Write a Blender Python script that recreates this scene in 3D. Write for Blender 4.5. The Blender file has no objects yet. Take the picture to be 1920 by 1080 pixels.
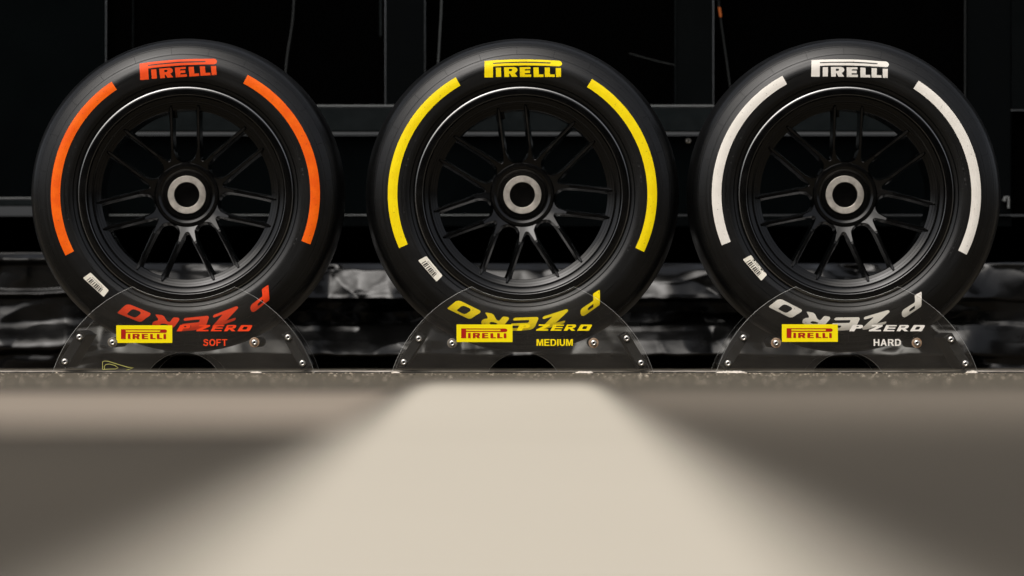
import bpy, bmesh, math, random
from mathutils import Vector, Matrix, noise
R = math.radians
random.seed(7)
sc = bpy.context.scene
col = sc.collection

# ---------------------------------------------------------------- camera, sky, sun, exposure
S = 0.00121          # metres per photo pixel at the stands' front plates (Y = 0)
F = 10500.0          # focal length in photo pixels (a 197 mm lens)
D = F * S            # camera distance to the front plates
YH = 600.0           # photo row of the horizon
H = 99.5 * S           # camera height over the ground
cam = bpy.data.cameras.new('camera')
co = bpy.data.objects.new('camera', cam); col.objects.link(co)
co.location = (0, -D, H); co.rotation_euler = (R(90), 0, 0)
cam.sensor_width = 36; cam.lens = F * 36 / 1920
cam.shift_y = (YH - 540) / 1920
cam.clip_start = 0.1; cam.clip_end = 500
cam.dof.use_dof = True; cam.dof.focus_distance = D + 0.02; cam.dof.aperture_fstop = 2.35
sc.camera = co

SUN_EL, SUN_AZ = 52, 208      # compass degrees from +Y clockwise
w = bpy.data.worlds.new("World"); sc.world = w; w.use_nodes = True
nt = w.node_tree; bg = nt.nodes['Background']
sky = nt.nodes.new('ShaderNodeTexSky'); sky.sky_type = 'NISHITA'; sky.sun_disc = False
sky.sun_elevation = R(SUN_EL); sky.sun_rotation = R(SUN_AZ)
sky.dust_density = 6.0; sky.air_density = .7; sky.ozone_density = 1.0
hs = nt.nodes.new('ShaderNodeHueSaturation'); hs.inputs['Saturation'].default_value = .3   # thin overcast
nt.links.new(sky.outputs[0], hs.inputs['Color']); nt.links.new(hs.outputs[0], bg.inputs[0]); bg.inputs[1].default_value = 0.15
sl = bpy.data.lights.new('sun', 'SUN'); sl.energy = 1.0; sl.angle = R(60); sl.color = (1, .91, .78)
so = bpy.data.objects.new('sun', sl); col.objects.link(so); so.location = (0, -5, 10)
az = R(SUN_AZ); el = R(SUN_EL)
sdir = Vector((math.sin(az) * math.cos(el), math.cos(az) * math.cos(el), math.sin(el)))
so.rotation_euler = (-sdir).to_track_quat('-Z', 'Y').to_euler()
sc.view_settings.view_transform = 'Standard'; sc.view_settings.look = 'None'
sc.view_settings.exposure = 0.04; sc.view_settings.gamma = 1
sc.cycles.max_bounces = 10; sc.cycles.transparent_max_bounces = 24

def P(px, py, Y):
    k = S * (D + Y) / D
    return Vector(((px - 960) * k, Y, H + (YH - py) * k))

# ---------------------------------------------------------------- materials
def principled(name, color, rough=0.5, spec=0.5, metal=0.0, **kw):
    m = bpy.data.materials.new(name); m.use_nodes = True
    b = m.node_tree.nodes['Principled BSDF']
    b.inputs['Base Color'].default_value = (*color, 1)
    b.inputs['Roughness'].default_value = rough
    b.inputs['Specular IOR Level'].default_value = spec
    b.inputs['Metallic'].default_value = metal
    for k, v in kw.items(): b.inputs[k].default_value = v
    return m
def N(m, t, **kw):
    n = m.node_tree.nodes.new(t)
    for k, v in kw.items():
        if k in n.inputs.keys(): n.inputs[k].default_value = v
        else: setattr(n, k, v)
    return n
def L(m, a, b): m.node_tree.links.new(a, b)
def coords(m, scale=(1, 1, 1)):
    t = N(m, 'ShaderNodeTexCoord'); mp = N(m, 'ShaderNodeMapping'); mp.inputs['Scale'].default_value = scale
    L(m, t.outputs['Object'], mp.inputs['Vector']); return mp.outputs['Vector']
def noisy(m, vec, scale, detail=4, rough=.6):
    n = N(m, 'ShaderNodeTexNoise'); n.inputs['Scale'].default_value = scale
    n.inputs['Detail'].default_value = detail; n.inputs['Roughness'].default_value = rough
    L(m, vec, n.inputs['Vector']); return n.outputs['Fac']
def ramp(m, fac, stops):
    r = N(m, 'ShaderNodeValToRGB'); e = r.color_ramp.elements
    while len(e) < len(stops): e.new(0.5)
    for i, (p, c) in enumerate(stops):
        e[i].position = p; e[i].color = (*c, 1) if len(c) == 3 else c
    L(m, fac, r.inputs[0]); return r.outputs[0]
def g(v): return (v, v, v)
def rough_noise(m, scale, lo, hi, vscale=(1, 1, 1), bump=0, bscale=None, bdist=0.0005):
    b = m.node_tree.nodes['Principled BSDF']; v = coords(m, vscale)
    f = noisy(m, v, scale); L(m, ramp(m, f, [(.3, g(lo)), (.7, g(hi))]), b.inputs['Roughness'])
    if bump:
        bn = N(m, 'ShaderNodeBump'); bn.inputs['Strength'].default_value = bump; bn.inputs['Distance'].default_value = bdist
        L(m, noisy(m, v, bscale or scale * 4, 6), bn.inputs['Height']); L(m, bn.outputs[0], b.inputs['Normal'])
    return m
def tint(m, c1, c2, scale, vscale=(1, 1, 1), lo=.35, hi=.65):
    b = m.node_tree.nodes['Principled BSDF']
    L(m, ramp(m, noisy(m, coords(m, vscale), scale, 6), [(lo, c1), (hi, c2)]), b.inputs['Base Color'])
    return m

M = {}
M['rubber'] = tint(rough_noise(principled('tyre rubber', g(.003), .5, .44), 14, .26, .38, bump=.2, bscale=350), (.0010, .0011, .0012), (.003, .003, .0029), 18)
M['rim'] = rough_noise(principled('satin black rim', g(.0005), .2, .44), 25, .15, .24)
M['rimlip'] = principled('worn rim lip', (.16, .16, .16), .25, .5, 1.0)
M['rimedge'] = principled('machined rim edge', (.23, .23, .23), .28, .5, 1.0)
M['hubmetal'] = tint(rough_noise(principled('brushed alloy', (.5, .46, .41), .42, .5, .8), 60, .35, .5), (.44, .41, .365), (.60, .56, .50), 60)
M['orange'] = tint(principled('orange sidewall paint', (.9, .1, .004), .5, .2), (.90, .105, .001), (1.0, .15, .002), 40)
M['redorange'] = tint(principled('red sidewall paint', (.8, .05, .012), .5, .2), (.82, .05, .008), (.92, .068, .012), 40)
M['brandorange'] = tint(principled('orange brand paint', (.85, .07, .008), .5, .25), (.84, .068, .007), (.92, .088, .010), 40)
M['yellow'] = tint(principled('yellow sidewall paint', (.88, .64, .004), .5, .2), (.94, .70, .0), (1.0, .78, .001), 40)
M['white'] = tint(principled('white sidewall paint', (.76, .70, .62), .5, .25), (.80, .76, .69), (.86, .82, .75), 40)
M['stickeryellow'] = principled('yellow sticker vinyl', (.97, .80, .001), .4, .25)
M['stickerred'] = principled('red sticker print', (.42, .008, .004), .35, .4)
M['paper'] = tint(principled('paper label', (.8, .75, .63), .6, .3), (.78, .74, .62), (.86, .82, .72), 120)
M['ink'] = principled('black label ink', (.02, .017, .015), .6, .3)
M['steel'] = principled('zinc bolt', (.72, .69, .64), .28, .5, 1.0)
M['socket'] = principled('dark socket', (.01, .01, .01), .6, .2)
M['rust'] = tint(principled('rusty washer', (.2, .11, .06), .7, .3), (.22, .11, .05), (.34, .27, .20), 200)
M['washer'] = tint(principled('dull washer', (.2, .18, .15), .5, .4, .6), (.16, .14, .11), (.30, .27, .23), 200)
M['spacer'] = tint(principled('black nylon spacer', g(.006), .5, .3), g(.003), g(.012), 60)
M['rod'] = principled('black nylon rod', g(.012), .45, .35)
M['blackframe'] = tint(rough_noise(principled('black painted frame', (.003, .0045, .005), .5, .05), 5, .35, .45), (.0009, .0014, .0015), (.0014, .0020, .0022), 9)
M['blackrail'] = tint(rough_noise(principled('charcoal rail paint', (.008, .011, .012), .5, .15), 5, .35, .45), (.0022, .0038, .0042), (.0045, .0066, .0072), 40)
M['blackpost'] = principled('black post', (.0005, .0010, .0012), .4, .06)
M['deepblack'] = principled('matt black void panel', g(.0006), .9, .0)
M['panel'] = tint(principled('black panel', (.001, .0015, .0017), .4, .02), (.0006, .0010, .0012), (.0012, .0020, .0022), 3)
M['edge'] = principled('pale metal edge', (.20, .21, .21), .4, .5, .3)
M['cordmat'] = principled('grey cord', (.06, .065, .065), .6, .3)
M['corddark'] = principled('dark cord', (.022, .024, .024), .6, .2)
M['cordorange'] = principled('orange tag', (.5, .12, .02), .6, .3)
M['scrap'] = tint(principled('white scrap', (.68, .63, .54), .7, .3), (.5, .45, .38), (.76, .70, .62), 150)
M['groundstrip'] = principled('black ground strip', g(.004), .6, .2)
M['alu'] = tint(rough_noise(principled('dull aluminium trim', (.34, .31, .27), .45, .5, .5), 30, .35, .6), (.14, .12, .10), (.46, .42, .37), 14, (1, 6, 6))
M['scribble'] = principled('yellow green paint marker', (.48, .46, .13), .6, .3)

def acrylic():
    m = bpy.data.materials.new('dusty clear acrylic'); m.use_nodes = True; t = m.node_tree
    for n in list(t.nodes):
        if n.type == 'BSDF_PRINCIPLED': t.nodes.remove(n)
    out = [n for n in t.nodes if n.type == 'OUTPUT_MATERIAL'][0]
    tr = N(m, 'ShaderNodeBsdfTransparent'); tr.inputs[0].default_value = (.97, .97, .96, 1)
    gl = N(m, 'ShaderNodeBsdfGlossy'); gl.inputs['Roughness'].default_value = .12; gl.inputs[0].default_value = (.8, .8, .8, 1)
    df = N(m, 'ShaderNodeBsdfDiffuse'); df.inputs[0].default_value = (.34, .31, .27, 1)
    fr = N(m, 'ShaderNodeFresnel'); fr.inputs[0].default_value = 1.35
    v = coords(m, (1, 1, 1))
    v2 = coords(m, (1, 1, 7))
    n1 = ramp(m, noisy(m, v, 9, 6, .65), [(.35, g(.0)), (.75, g(.036))])
    n2 = ramp(m, noisy(m, v2, 40, 5, .7), [(.45, g(.0)), (.85, g(.03))])
    sp = ramp(m, noisy(m, v, 420, 2, .5), [(.68, g(.0)), (.80, g(.25))])
    # dust settles towards the foot of the plate
    tc = N(m, 'ShaderNodeTexCoord'); sx = N(m, 'ShaderNodeSeparateXYZ'); L(m, tc.outputs['Object'], sx.inputs[0])
    low = N(m, 'ShaderNodeMapRange'); low.inputs['From Min'].default_value = .20; low.inputs['From Max'].default_value = 0.0
    low.inputs['To Min'].default_value = .006; low.inputs['To Max'].default_value = .038
    L(m, sx.outputs['Z'], low.inputs['Value'])
    def add(a, b):
        q = N(m, 'ShaderNodeMath'); q.operation = 'ADD'; L(m, a, q.inputs[0]); L(m, b, q.inputs[1]); return q.outputs[0]
    gm = N(m, 'ShaderNodeNewGeometry')
    def front(a):
        inv = N(m, 'ShaderNodeMath'); inv.operation = 'SUBTRACT'; inv.inputs[0].default_value = 1; L(m, gm.outputs['Backfacing'], inv.inputs[1])
        q = N(m, 'ShaderNodeMath'); q.operation = 'MULTIPLY'; L(m, a, q.inputs[0]); L(m, inv.outputs[0], q.inputs[1]); return q.outputs[0]
    dust = front(add(add(add(n1, n2), sp), low.outputs[0]))
    m1 = N(m, 'ShaderNodeMixShader'); L(m, front(fr.outputs[0]), m1.inputs[0]); L(m, tr.outputs[0], m1.inputs[1]); L(m, gl.outputs[0], m1.inputs[2])
    m2 = N(m, 'ShaderNodeMixShader'); L(m, dust, m2.inputs[0]); L(m, m1.outputs[0], m2.inputs[1]); L(m, df.outputs[0], m2.inputs[2])
    L(m, m2.outputs[0], out.inputs[0]); return m
M['acrylic'] = acrylic()
M['acryledge'] = principled('sawn acrylic edge', (.42, .42, .40), .35, .5, Alpha=.6)

# ---------------------------------------------------------------- object helpers
def tag(o, label=None, cat=None, group=None, kind=None):
    if label: o['label'] = label
    if cat: o['category'] = cat
    if group: o['group'] = group
    if kind: o['kind'] = kind
    return o
def empty(name, loc):
    o = bpy.data.objects.new(name, None); o.location = loc; o.empty_display_size = .05; col.objects.link(o); return o
def link(name, me, parent=None, loc=(0, 0, 0), mats=None, smooth=False):
    if mats:
        for q in mats: me.materials.append(q)
    if smooth:
        for p in me.polygons: p.use_smooth = True
    o = bpy.data.objects.new(name, me); o.location = loc; col.objects.link(o)
    if parent: o.parent = parent
    return o
def from_bm(name, bm):
    me = bpy.data.meshes.new(name); bmesh.ops.recalc_face_normals(bm, faces=bm.faces[:]); bm.to_mesh(me); bm.free(); return me
def sharp(me, ang=35):
    for p in me.polygons: p.use_smooth = True
    me.set_sharp_from_angle(angle=R(ang)); return me
def box(bm, lo, hi, mi=0):
    lo = Vector(lo); hi = Vector(hi)
    r = bmesh.ops.create_cube(bm, size=1, matrix=Matrix.Translation((lo + hi) / 2) @ Matrix.Diagonal((*(hi - lo), 1)))
    for f in {f for v in r['verts'] for f in v.link_faces}: f.material_index = mi
    return r['verts']
def bevel_all(bm, off, seg=2):
    bmesh.ops.bevel(bm, geom=bm.edges[:], offset=off, segments=seg, affect='EDGES', profile=.5)
def lathe(name, prof, seg=160, closed=False, mi=None):
    """prof: list of (r metres, y metres); axis = Y through the origin"""
    verts, faces, mats = [], [], []
    n = len(prof)
    for i in range(seg):
        a = 2 * math.pi * i / seg; c, s = math.cos(a), math.sin(a)
        for r, y in prof: verts.append((r * c, y, r * s))
    m = n if closed else n - 1
    for i in range(seg):
        j = (i + 1) % seg
        for k in range(m):
            k2 = (k + 1) % n
            faces.append((i * n + k, i * n + k2, j * n + k2, j * n + k)); mats.append(mi[k] if mi else 0)
    me = bpy.data.meshes.new(name); me.from_pydata(verts, [], faces)
    me.polygons.foreach_set('material_index', mats)
    bm = bmesh.new(); bm.from_mesh(me); bmesh.ops.remove_doubles(bm, verts=bm.verts[:], dist=1e-6)
    bmesh.ops.recalc_face_normals(bm, faces=bm.faces[:]); bm.to_mesh(me); bm.free()
    return me
def catmull(pts, n=4):
    out = []
    for i in range(len(pts) - 1):
        p0 = pts[max(i - 1, 0)]; p1 = pts[i]; p2 = pts[i + 1]; p3 = pts[min(i + 2, len(pts) - 1)]
        for k in range(n):
            t = k / n
            out.append(tuple(.5 * ((2 * p1[j]) + (-p0[j] + p2[j]) * t + (2 * p0[j] - 5 * p1[j] + 4 * p2[j] - p3[j]) * t * t
                                   + (-p0[j] + 3 * p1[j] - 3 * p2[j] + p3[j]) * t ** 3) for j in (0, 1)))
    out.append(pts[-1]); return out
def fill(loops, ):
    """2-D loops (holes allowed) -> bmesh of triangles in the plane x,y"""
    cu = bpy.data.curves.new('tmp', 'CURVE'); cu.dimensions = '2D'; cu.fill_mode = 'BOTH'
    for lp in loops:
        sp = cu.splines.new('POLY'); sp.points.add(len(lp) - 1)
        for i, (x, y) in enumerate(lp): sp.points[i].co = (x, y, 0, 1)
        sp.use_cyclic_u = True
    return curve_bm(cu)
def curve_bm(cu):
    o = bpy.data.objects.new('tmp', cu); col.objects.link(o)
    dg = bpy.context.evaluated_depsgraph_get(); dg.update()
    me = bpy.data.meshes.new_from_object(o.evaluated_get(dg))
    bm = bmesh.new(); bm.from_mesh(me); bpy.data.meshes.remove(me)
    bpy.data.objects.remove(o); bpy.data.curves.remove(cu)
    bmesh.ops.triangulate(bm, faces=bm.faces[:]); return bm
def refine(bm, maxlen):
    for _ in range(8):
        es = [e for e in bm.edges if e.calc_length() > maxlen]
        if not es: break
        bmesh.ops.subdivide_edges(bm, edges=es, cuts=1)
        bmesh.ops.triangulate(bm, faces=[f for f in bm.faces if len(f.verts) > 3])
def round_poly(pts, rad, n=3):
    out = []
    m = len(pts)
    for i in range(m):
        p = Vector(pts[i]); a = Vector(pts[i - 1]) - p; b = Vector(pts[(i + 1) % m]) - p
        r = min(rad, a.length * .45, b.length * .45)
        s = p + a.normalized() * r; e = p + b.normalized() * r
        for k in range(n + 1):
            t = k / n; q = s * (1 - t) ** 2 + p * 2 * t * (1 - t) + e * t * t; out.append((q.x, q.y))
    return out
def cylinder_y(bm, cx, cz, r, y0, y1, seg=24, mi=0):
    vs = []
    for y in (y0, y1):
        vs.append([bm.verts.new((cx + r * math.cos(2 * math.pi * i / seg), y, cz + r * math.sin(2 * math.pi * i / seg))) for i in range(seg)])
    fs = [bm.faces.new(vs[0]), bm.faces.new(vs[1])]
    for i in range(seg):
        j = (i + 1) % seg; fs.append(bm.faces.new((vs[0][i], vs[0][j], vs[1][j], vs[1][i])))
    for f in fs: f.material_index = mi

# ---------------------------------------------------------------- ground
def ground_mat():
    m = principled('asphalt', (.1, .085, .07), .85, .2); b = m.node_tree.nodes['Principled BSDF']
    v = coords(m)
    big = ramp(m, noisy(m, v, 1.3, 5), [(.3, (.050, .041, .029)), (.7, (.074, .0605, .042))])
    fine = ramp(m, noisy(m, v, 160, 3, .7), [(.35, g(.55)), (.55, g(1.0)), (.72, g(1.7))])
    mx = N(m, 'ShaderNodeMixRGB'); mx.blend_type = 'MULTIPLY'; mx.inputs[0].default_value = 1
    sep = N(m, 'ShaderNodeSeparateXYZ'); wob = N(m, 'ShaderNodeVectorMath'); wob.operation = 'ADD'
    wn = N(m, 'ShaderNodeTexNoise'); wn.inputs['Scale'].default_value = .9; L(m, v, wn.inputs['Vector']); L(m, v, wob.inputs[0]); L(m, wn.outputs['Color'], wob.inputs[1]); L(m, wob.outputs[0], sep.inputs[0])
    def mr(src, a, b_):
        q = N(m, 'ShaderNodeMapRange'); q.interpolation_type = 'SMOOTHSTEP'; q.inputs['From Min'].default_value = a; q.inputs['From Max'].default_value = b_; L(m, src, q.inputs['Value']); return q.outputs[0]
    def mul(a, b_):
        q = N(m, 'ShaderNodeMath'); q.operation = 'MULTIPLY'; L(m, a, q.inputs[0]); L(m, b_, q.inputs[1]); return q.outputs[0]
    def mixc(f, a, c):
        q = N(m, 'ShaderNodeMixRGB'); L(m, f, q.inputs[0]); L(m, a, q.inputs[1]); q.inputs[2].default_value = (*c, 1); return q.outputs[0]
    # dust trodden over the right hand side and around the stands
    right = mul(mul(mr(sep.outputs['X'], .45, .75), mr(sep.outputs['Y'], -7.6, -3.6)), mr(sep.outputs['Y'], -2.1, -3.0))
    big = mixc(right, big, (.175, .147, .112))
    big = mixc(mr(sep.outputs['Y'], -3.4, -1.8), big, (.108, .092, .068))
    L(m, big, mx.inputs[1]); L(m, fine, mx.inputs[2]); L(m, mx.outputs[0], b.inputs['Base Color'])
    bn = N(m, 'ShaderNodeBump'); bn.inputs['Strength'].default_value = .4; bn.inputs['Distance'].default_value = .001
    L(m, noisy(m, v, 220, 4), bn.inputs['Height']); L(m, bn.outputs[0], b.inputs['Normal'])
    return m
def paint_mat(name, c1, c2):
    m = principled(name, c1, .7, .25); b = m.node_tree.nodes['Principled BSDF']; v = coords(m)
    L(m, ramp(m, noisy(m, v, 1.1, 6, .65), [(.32, c1), (.68, c2)]), b.inputs['Base Color'])
    return m
def worn_line(m, x0, x1, yend):
    b = m.node_tree.nodes['Principled BSDF']; v = coords(m); sep = N(m, 'ShaderNodeSeparateXYZ'); L(m, v, sep.inputs[0])
    nz = noisy(m, v, 14, 5, .7)
    def mr(src, a, c):
        q = N(m, 'ShaderNodeMapRange'); q.interpolation_type = 'SMOOTHSTEP'; q.inputs['From Min'].default_value = a; q.inputs['From Max'].default_value = c; L(m, src, q.inputs['Value']); return q.outputs[0]
    def op(o, a, c):
        q = N(m, 'ShaderNodeMath'); q.operation = o; L(m, a, q.inputs[0])
        if isinstance(c, float): q.inputs[1].default_value = c
        else: L(m, c, q.inputs[1])
        return q.outputs[0]
    f = op('MULTIPLY', op('MULTIPLY', mr(sep.outputs['X'], x0 - .004, x0 + .062), mr(sep.outputs['X'], x1 + .004, x1 - .060)), mr(sep.outputs['Y'], yend + .1, yend - 2.3))
    f = op('ADD', f, op('MULTIPLY', op('SUBTRACT', nz, .5), .5)); f = mr(f, .05, .85)
    old = b.inputs['Base Color'].links[0].from_socket
    mx = N(m, 'ShaderNodeMixRGB'); L(m, f, mx.inputs[0]); mx.inputs[1].default_value = (.108, .092, .068, 1); L(m, old, mx.inputs[2]); L(m, mx.outputs[0], b.inputs['Base Color'])
    return m
def sheet(name, x0, x1, y0, y1, z, mat, nx=1, ny=1, wob=0):
    bm = bmesh.new(); gr = []
    for j in range(ny + 1):
        row = []
        for i in range(nx + 1):
            x = x0 + (x1 - x0) * i / nx; y = y0 + (y1 - y0) * j / ny
            if wob and (j in (0, ny) or i in (0, nx)):
                q = noise.noise((x * 9, y * 3, 4)) * wob
                x += q; y += q * 4
            row.append(bm.verts.new((x, y, z)))
        gr.append(row)
    for j in range(ny):
        for i in range(nx): bm.faces.new((gr[j][i], gr[j][i + 1], gr[j + 1][i + 1], gr[j + 1][i]))
    return tag(link(name, from_bm(name, bm), mats=[mat]), kind='structure')
sheet('ground', -60, 60, -60, 60, 0, ground_mat())
sheet('pale_concrete_strip', -14, -.16, -6.6, -3.75, .004, paint_mat('pale worn concrete', (.26, .215, .165), (.32, .265, .205)), 60, 6, .03)
sheet('white_painted_line', -.185, .17, -30, -1.9, .008, worn_line(paint_mat('white line paint', (.50, .452, .365), (.63, .572, .468)), -.185, .17, -1.9), 4, 60, .004)

# light flecks and grit on the asphalt in the plane of focus
def grit(name, n, mat, wmin, wmax, label, cat):
    bm = bmesh.new()
    for _ in range(n):
        y = -2.6 * random.random() ** 1.3 - .015 if random.random() < .93 else random.uniform(.18, .8)
        x = random.uniform(-1.35, 1.35)
        wd = wmin + (wmax - wmin) * random.random() ** 3; hh = random.uniform(.0004, .0018)
        ln = random.uniform(.5, 1.6) * wd
        a = random.uniform(0, 3.14)
        mt = Matrix.Translation((x, y, hh * .2)) @ Matrix.Rotation(a, 4, 'Z') @ Matrix.Diagonal((wd, ln, hh, 1))
        pts = [(math.cos(t) * random.uniform(.35, .55), math.sin(t) * random.uniform(.35, .55)) for t in (0, 1.2, 2.4, 3.7, 5)]
        top = bm.verts.new(mt @ Vector((random.uniform(-.1, .1), 0, 1)))
        ring = [bm.verts.new(mt @ Vector((px, py, -.2))) for px, py in pts]
        for i in range(5): bm.faces.new((ring[i], ring[(i + 1) % 5], top))
    return tag(link(name, from_bm(name, bm), mats=[mat]), label, cat, kind='stuff')
M['gritlight'] = tint(principled('pale grit', (.5, .42, .32), .8, .2), (.26, .21, .15), (.66, .58, .46), 25)
M['gritdark'] = principled('dark grit', (.03, .025, .02), .8, .2)
grit('grit', 1500, M['gritlight'], .002, .011, 'pale grit and stone flecks scattered over the asphalt before the stands', 'grit')
grit('dark_grit', 500, M['gritdark'], .002, .009, 'dark grit scattered over the asphalt before the stands', 'grit')

# strip along the foot of the stands
bm = bmesh.new(); box(bm, (-1.6, .025, 0), (1.6, .085, .0016));  # thin near-black strip, flat on the ground behind the front plates
tag(link('ground_strip', from_bm('ground_strip', bm), mats=[M['groundstrip']]), 'flat black ground strip lying along the asphalt edge under the stands', 'ground strip')
bm = bmesh.new(); nseg = 80; rows = []
for i in range(nseg + 1):
    x = -1.5 + 3.0 * i / nseg
    dz = noise.noise((x * 3, 1, 1)) * .0006; rows.append([bm.verts.new((x, .10 + a, z + dz)) for a, z in ((0, 0), (0.001, .0035), (.008, .0058), (.03, .0062), (.05, .0058), (.055, 0))])
for i in range(nseg):
    for k in range(5): bm.faces.new((rows[i][k], rows[i][k + 1], rows[i + 1][k + 1], rows[i + 1][k]))
tag(link('floor_trim', sharp(from_bm('floor_trim', bm)), mats=[M['alu']]), 'long dull aluminium trim strip on the ground beneath the three wheels', 'trim strip')

# ---------------------------------------------------------------- wheel meshes
TP = [(197, .075), (200, .060), (202.8, .0460), (205, .0420), (207.5, .0395), (210.6, .0368), (211.3, .0382), (212.2, .0352), (215, .0330), (218.5, .0309), (222, .0298), (228, .0292),
      (236, .0289), (243, .0288), (250, .0301), (256, .0329), (262.6, .0368), (263.1, .0382), (263.7, .0377), (268, .0408), (273, .0447),
      (277.6, .0487), (278.1, .0502), (278.8, .0502), (282, .0545), (285, .0590), (288.5, .0675), (291.5, .0812), (294, .0990), (296, .122), (297, .142), (297.5, .165)]
TP = catmull(TP, 3)
TYRE_C = .165
def ty(rpx):
    for (a, ya), (b, yb) in zip(TP, TP[1:]):
        if a <= rpx <= b: return ya + (yb - ya) * (rpx - a) / max(b - a, 1e-6)
    return TP[-1][1]
prof = [(r * S, y - TYRE_C) for r, y in TP]
prof = prof + [(r, -y) for r, y in reversed(prof[:-1])]
def ribbed(m):
    b = m.node_tree.nodes['Principled BSDF']; v = coords(m); sep = N(m, 'ShaderNodeSeparateXYZ'); L(m, v, sep.inputs[0])
    def mt(op, a, c=None, k=None):
        q = N(m, 'ShaderNodeMath'); q.operation = op; L(m, a, q.inputs[0])
        if c is not None: L(m, c, q.inputs[1])
        elif k is not None: q.inputs[1].default_value = k
        return q.outputs[0]
    rr = mt('SQRT', mt('ADD', mt('MULTIPLY', sep.outputs['X'], sep.outputs['X']), mt('MULTIPLY', sep.outputs['Z'], sep.outputs['Z'])))
    an = mt('ARCTAN2', sep.outputs['X'], sep.outputs['Z'])
    cb = N(m, 'ShaderNodeCombineXYZ'); L(m, mt('MULTIPLY', rr, k=260.0), cb.inputs[0]); L(m, mt('MULTIPLY', an, k=1.4), cb.inputs[1])
    n1 = noisy(m, cb.outputs[0], 1.0, 5, .7)
    L(m, ramp(m, n1, [(.3, g(.24)), (.7, g(.44))]), b.inputs['Roughness'])
    old = b.inputs['Normal'].links[0].from_node
    bn = N(m, 'ShaderNodeBump'); bn.inputs['Strength'].default_value = .35; bn.inputs['Distance'].default_value = .0006
    L(m, n1, bn.inputs['Height']); L(m, old.outputs[0], bn.inputs['Normal']); L(m, bn.outputs[0], b.inputs['Normal'])
    # chalky scuffs and handling dust on the sidewall
    bc = b.inputs['Base Color'].links[0].from_socket
    sc_ = ramp(m, noisy(m, v, 26, 7, .75), [(.58, g(0)), (.80, g(.35))])
    mx = N(m, 'ShaderNodeMixRGB'); L(m, sc_, mx.inputs[0]); L(m, bc, mx.inputs[1]); mx.inputs[2].default_value = (.022, .021, .019, 1); L(m, mx.outputs[0], b.inputs['Base Color'])
ribbed(M['rubber'])
for k_ in ('orange', 'brandorange', 'redorange', 'yellow', 'white'):
    m_ = M[k_]; b_ = m_.node_tree.nodes['Principled BSDF']; v_ = coords(m_)
    bn_ = N(m_, 'ShaderNodeBump'); bn_.inputs['Strength'].default_value = .3; bn_.inputs['Distance'].default_value = .0005
    L(m_, noisy(m_, v_, 300, 4), bn_.inputs['Height']); L(m_, bn_.outputs[0], b_.inputs['Normal'])
    bc_ = b_.inputs['Base Color'].links[0].from_socket
    sp_ = ramp(m_, noisy(m_, v_, 230, 3, .6), [(.66, g(0)), (.74, g(.75))]); mx_ = N(m_, 'ShaderNodeMixRGB'); L(m_, sp_, mx_.inputs[0]); L(m_, bc_, mx_.inputs[1]); mx_.inputs[2].default_value = (.05, .045, .035, 1); L(m_, mx_.outputs[0], b_.inputs['Base Color'])
tyre_me = lathe('tyre', prof, 256)
sharp(tyre_me, 50); tyre_me.materials.append(M['rubber'])

def decal(name, loops, mats, rot=0.0, maxlen=5.0, lift=.0005, extra=None):
    """loops: pixel loops relative to the wheel centre (x right, z up), laid on the sidewall"""
    bm = fill(loops)
    if extra:
        for lp in extra:
            b2 = fill(lp); me = bpy.data.meshes.new('t'); b2.to_mesh(me); b2.free(); k = len(bm.faces)
            bm.from_mesh(me); bpy.data.meshes.remove(me); bm.faces.ensure_lookup_table()
            for f in bm.faces[k:]: f.material_index = 1
    refine(bm, maxlen)
    c, s = math.cos(rot), math.sin(rot)
    up = {v for f in bm.faces if f.material_index for v in f.verts}
    for v in bm.verts:
        x, z = v.co.x, v.co.y; r = math.hypot(x, z)
        v.co = ((x * c - z * s) * S, ty(r) - TYRE_C - lift - (.0003 if v in up else 0), (x * s + z * c) * S)
    me = bpy.data.meshes.new(name); bm.to_mesh(me); bm.free()
    for p in me.polygons: p.use_smooth = True
    for q in mats: me.materials.append(q)
    return me

CX, CY = 979.5, 364.0
def conv(pts, ox, oy, sc_): return [(ox + x / sc_ - CX, -(oy + y / sc_ - CY)) for x, y in pts]
def z4(pts): return conv(pts, 890, 90, 10.6667)
BRAND = [
 z4([(195,250),(400,235),(700,222),(1000,218),(1300,225),(1550,238),(1690,243),(1725,257),(1745,283),(1748,315),(1728,345),(1690,358),(1500,350),(1200,342),(1000,340),(700,345),(500,352),(365,362),(365,580),(195,582)]),
 z4([(365,288),(600,275),(950,265),(1200,267),(1520,280),(1516,303),(1200,293),(950,289),(600,297),(365,311)]),
 z4([(422,387),(527,384),(529,570),(426,573)]),
 z4([(585,380),(790,373),(832,385),(855,415),(853,452),(828,480),(800,490),(857,568),(742,570),(705,505),(688,505),(691,571),(595,573)]),
 z4([(685,412),(735,410),(754,430),(736,454),(686,457)]),
 z4([(900,377),(1118,374),(1118,414),(1003,417),(1003,442),(1106,442),(1106,494),(1003,494),(1004,522),(1130,521),(1130,570),(908,573)]),
 z4([(1175,380),(1280,380),(1284,521),(1376,520),(1378,571),(1182,573)]),
 z4([(1400,383),(1505,384),(1508,521),(1602,522),(1605,571),(1406,572)]),
 z4([(1622,391),(1728,393),(1728,574),(1630,573)]),
]
def za(pts): return conv(pts, 830, 540, 12)
def zb(pts): return conv(pts, 970, 540, 12)
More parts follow.
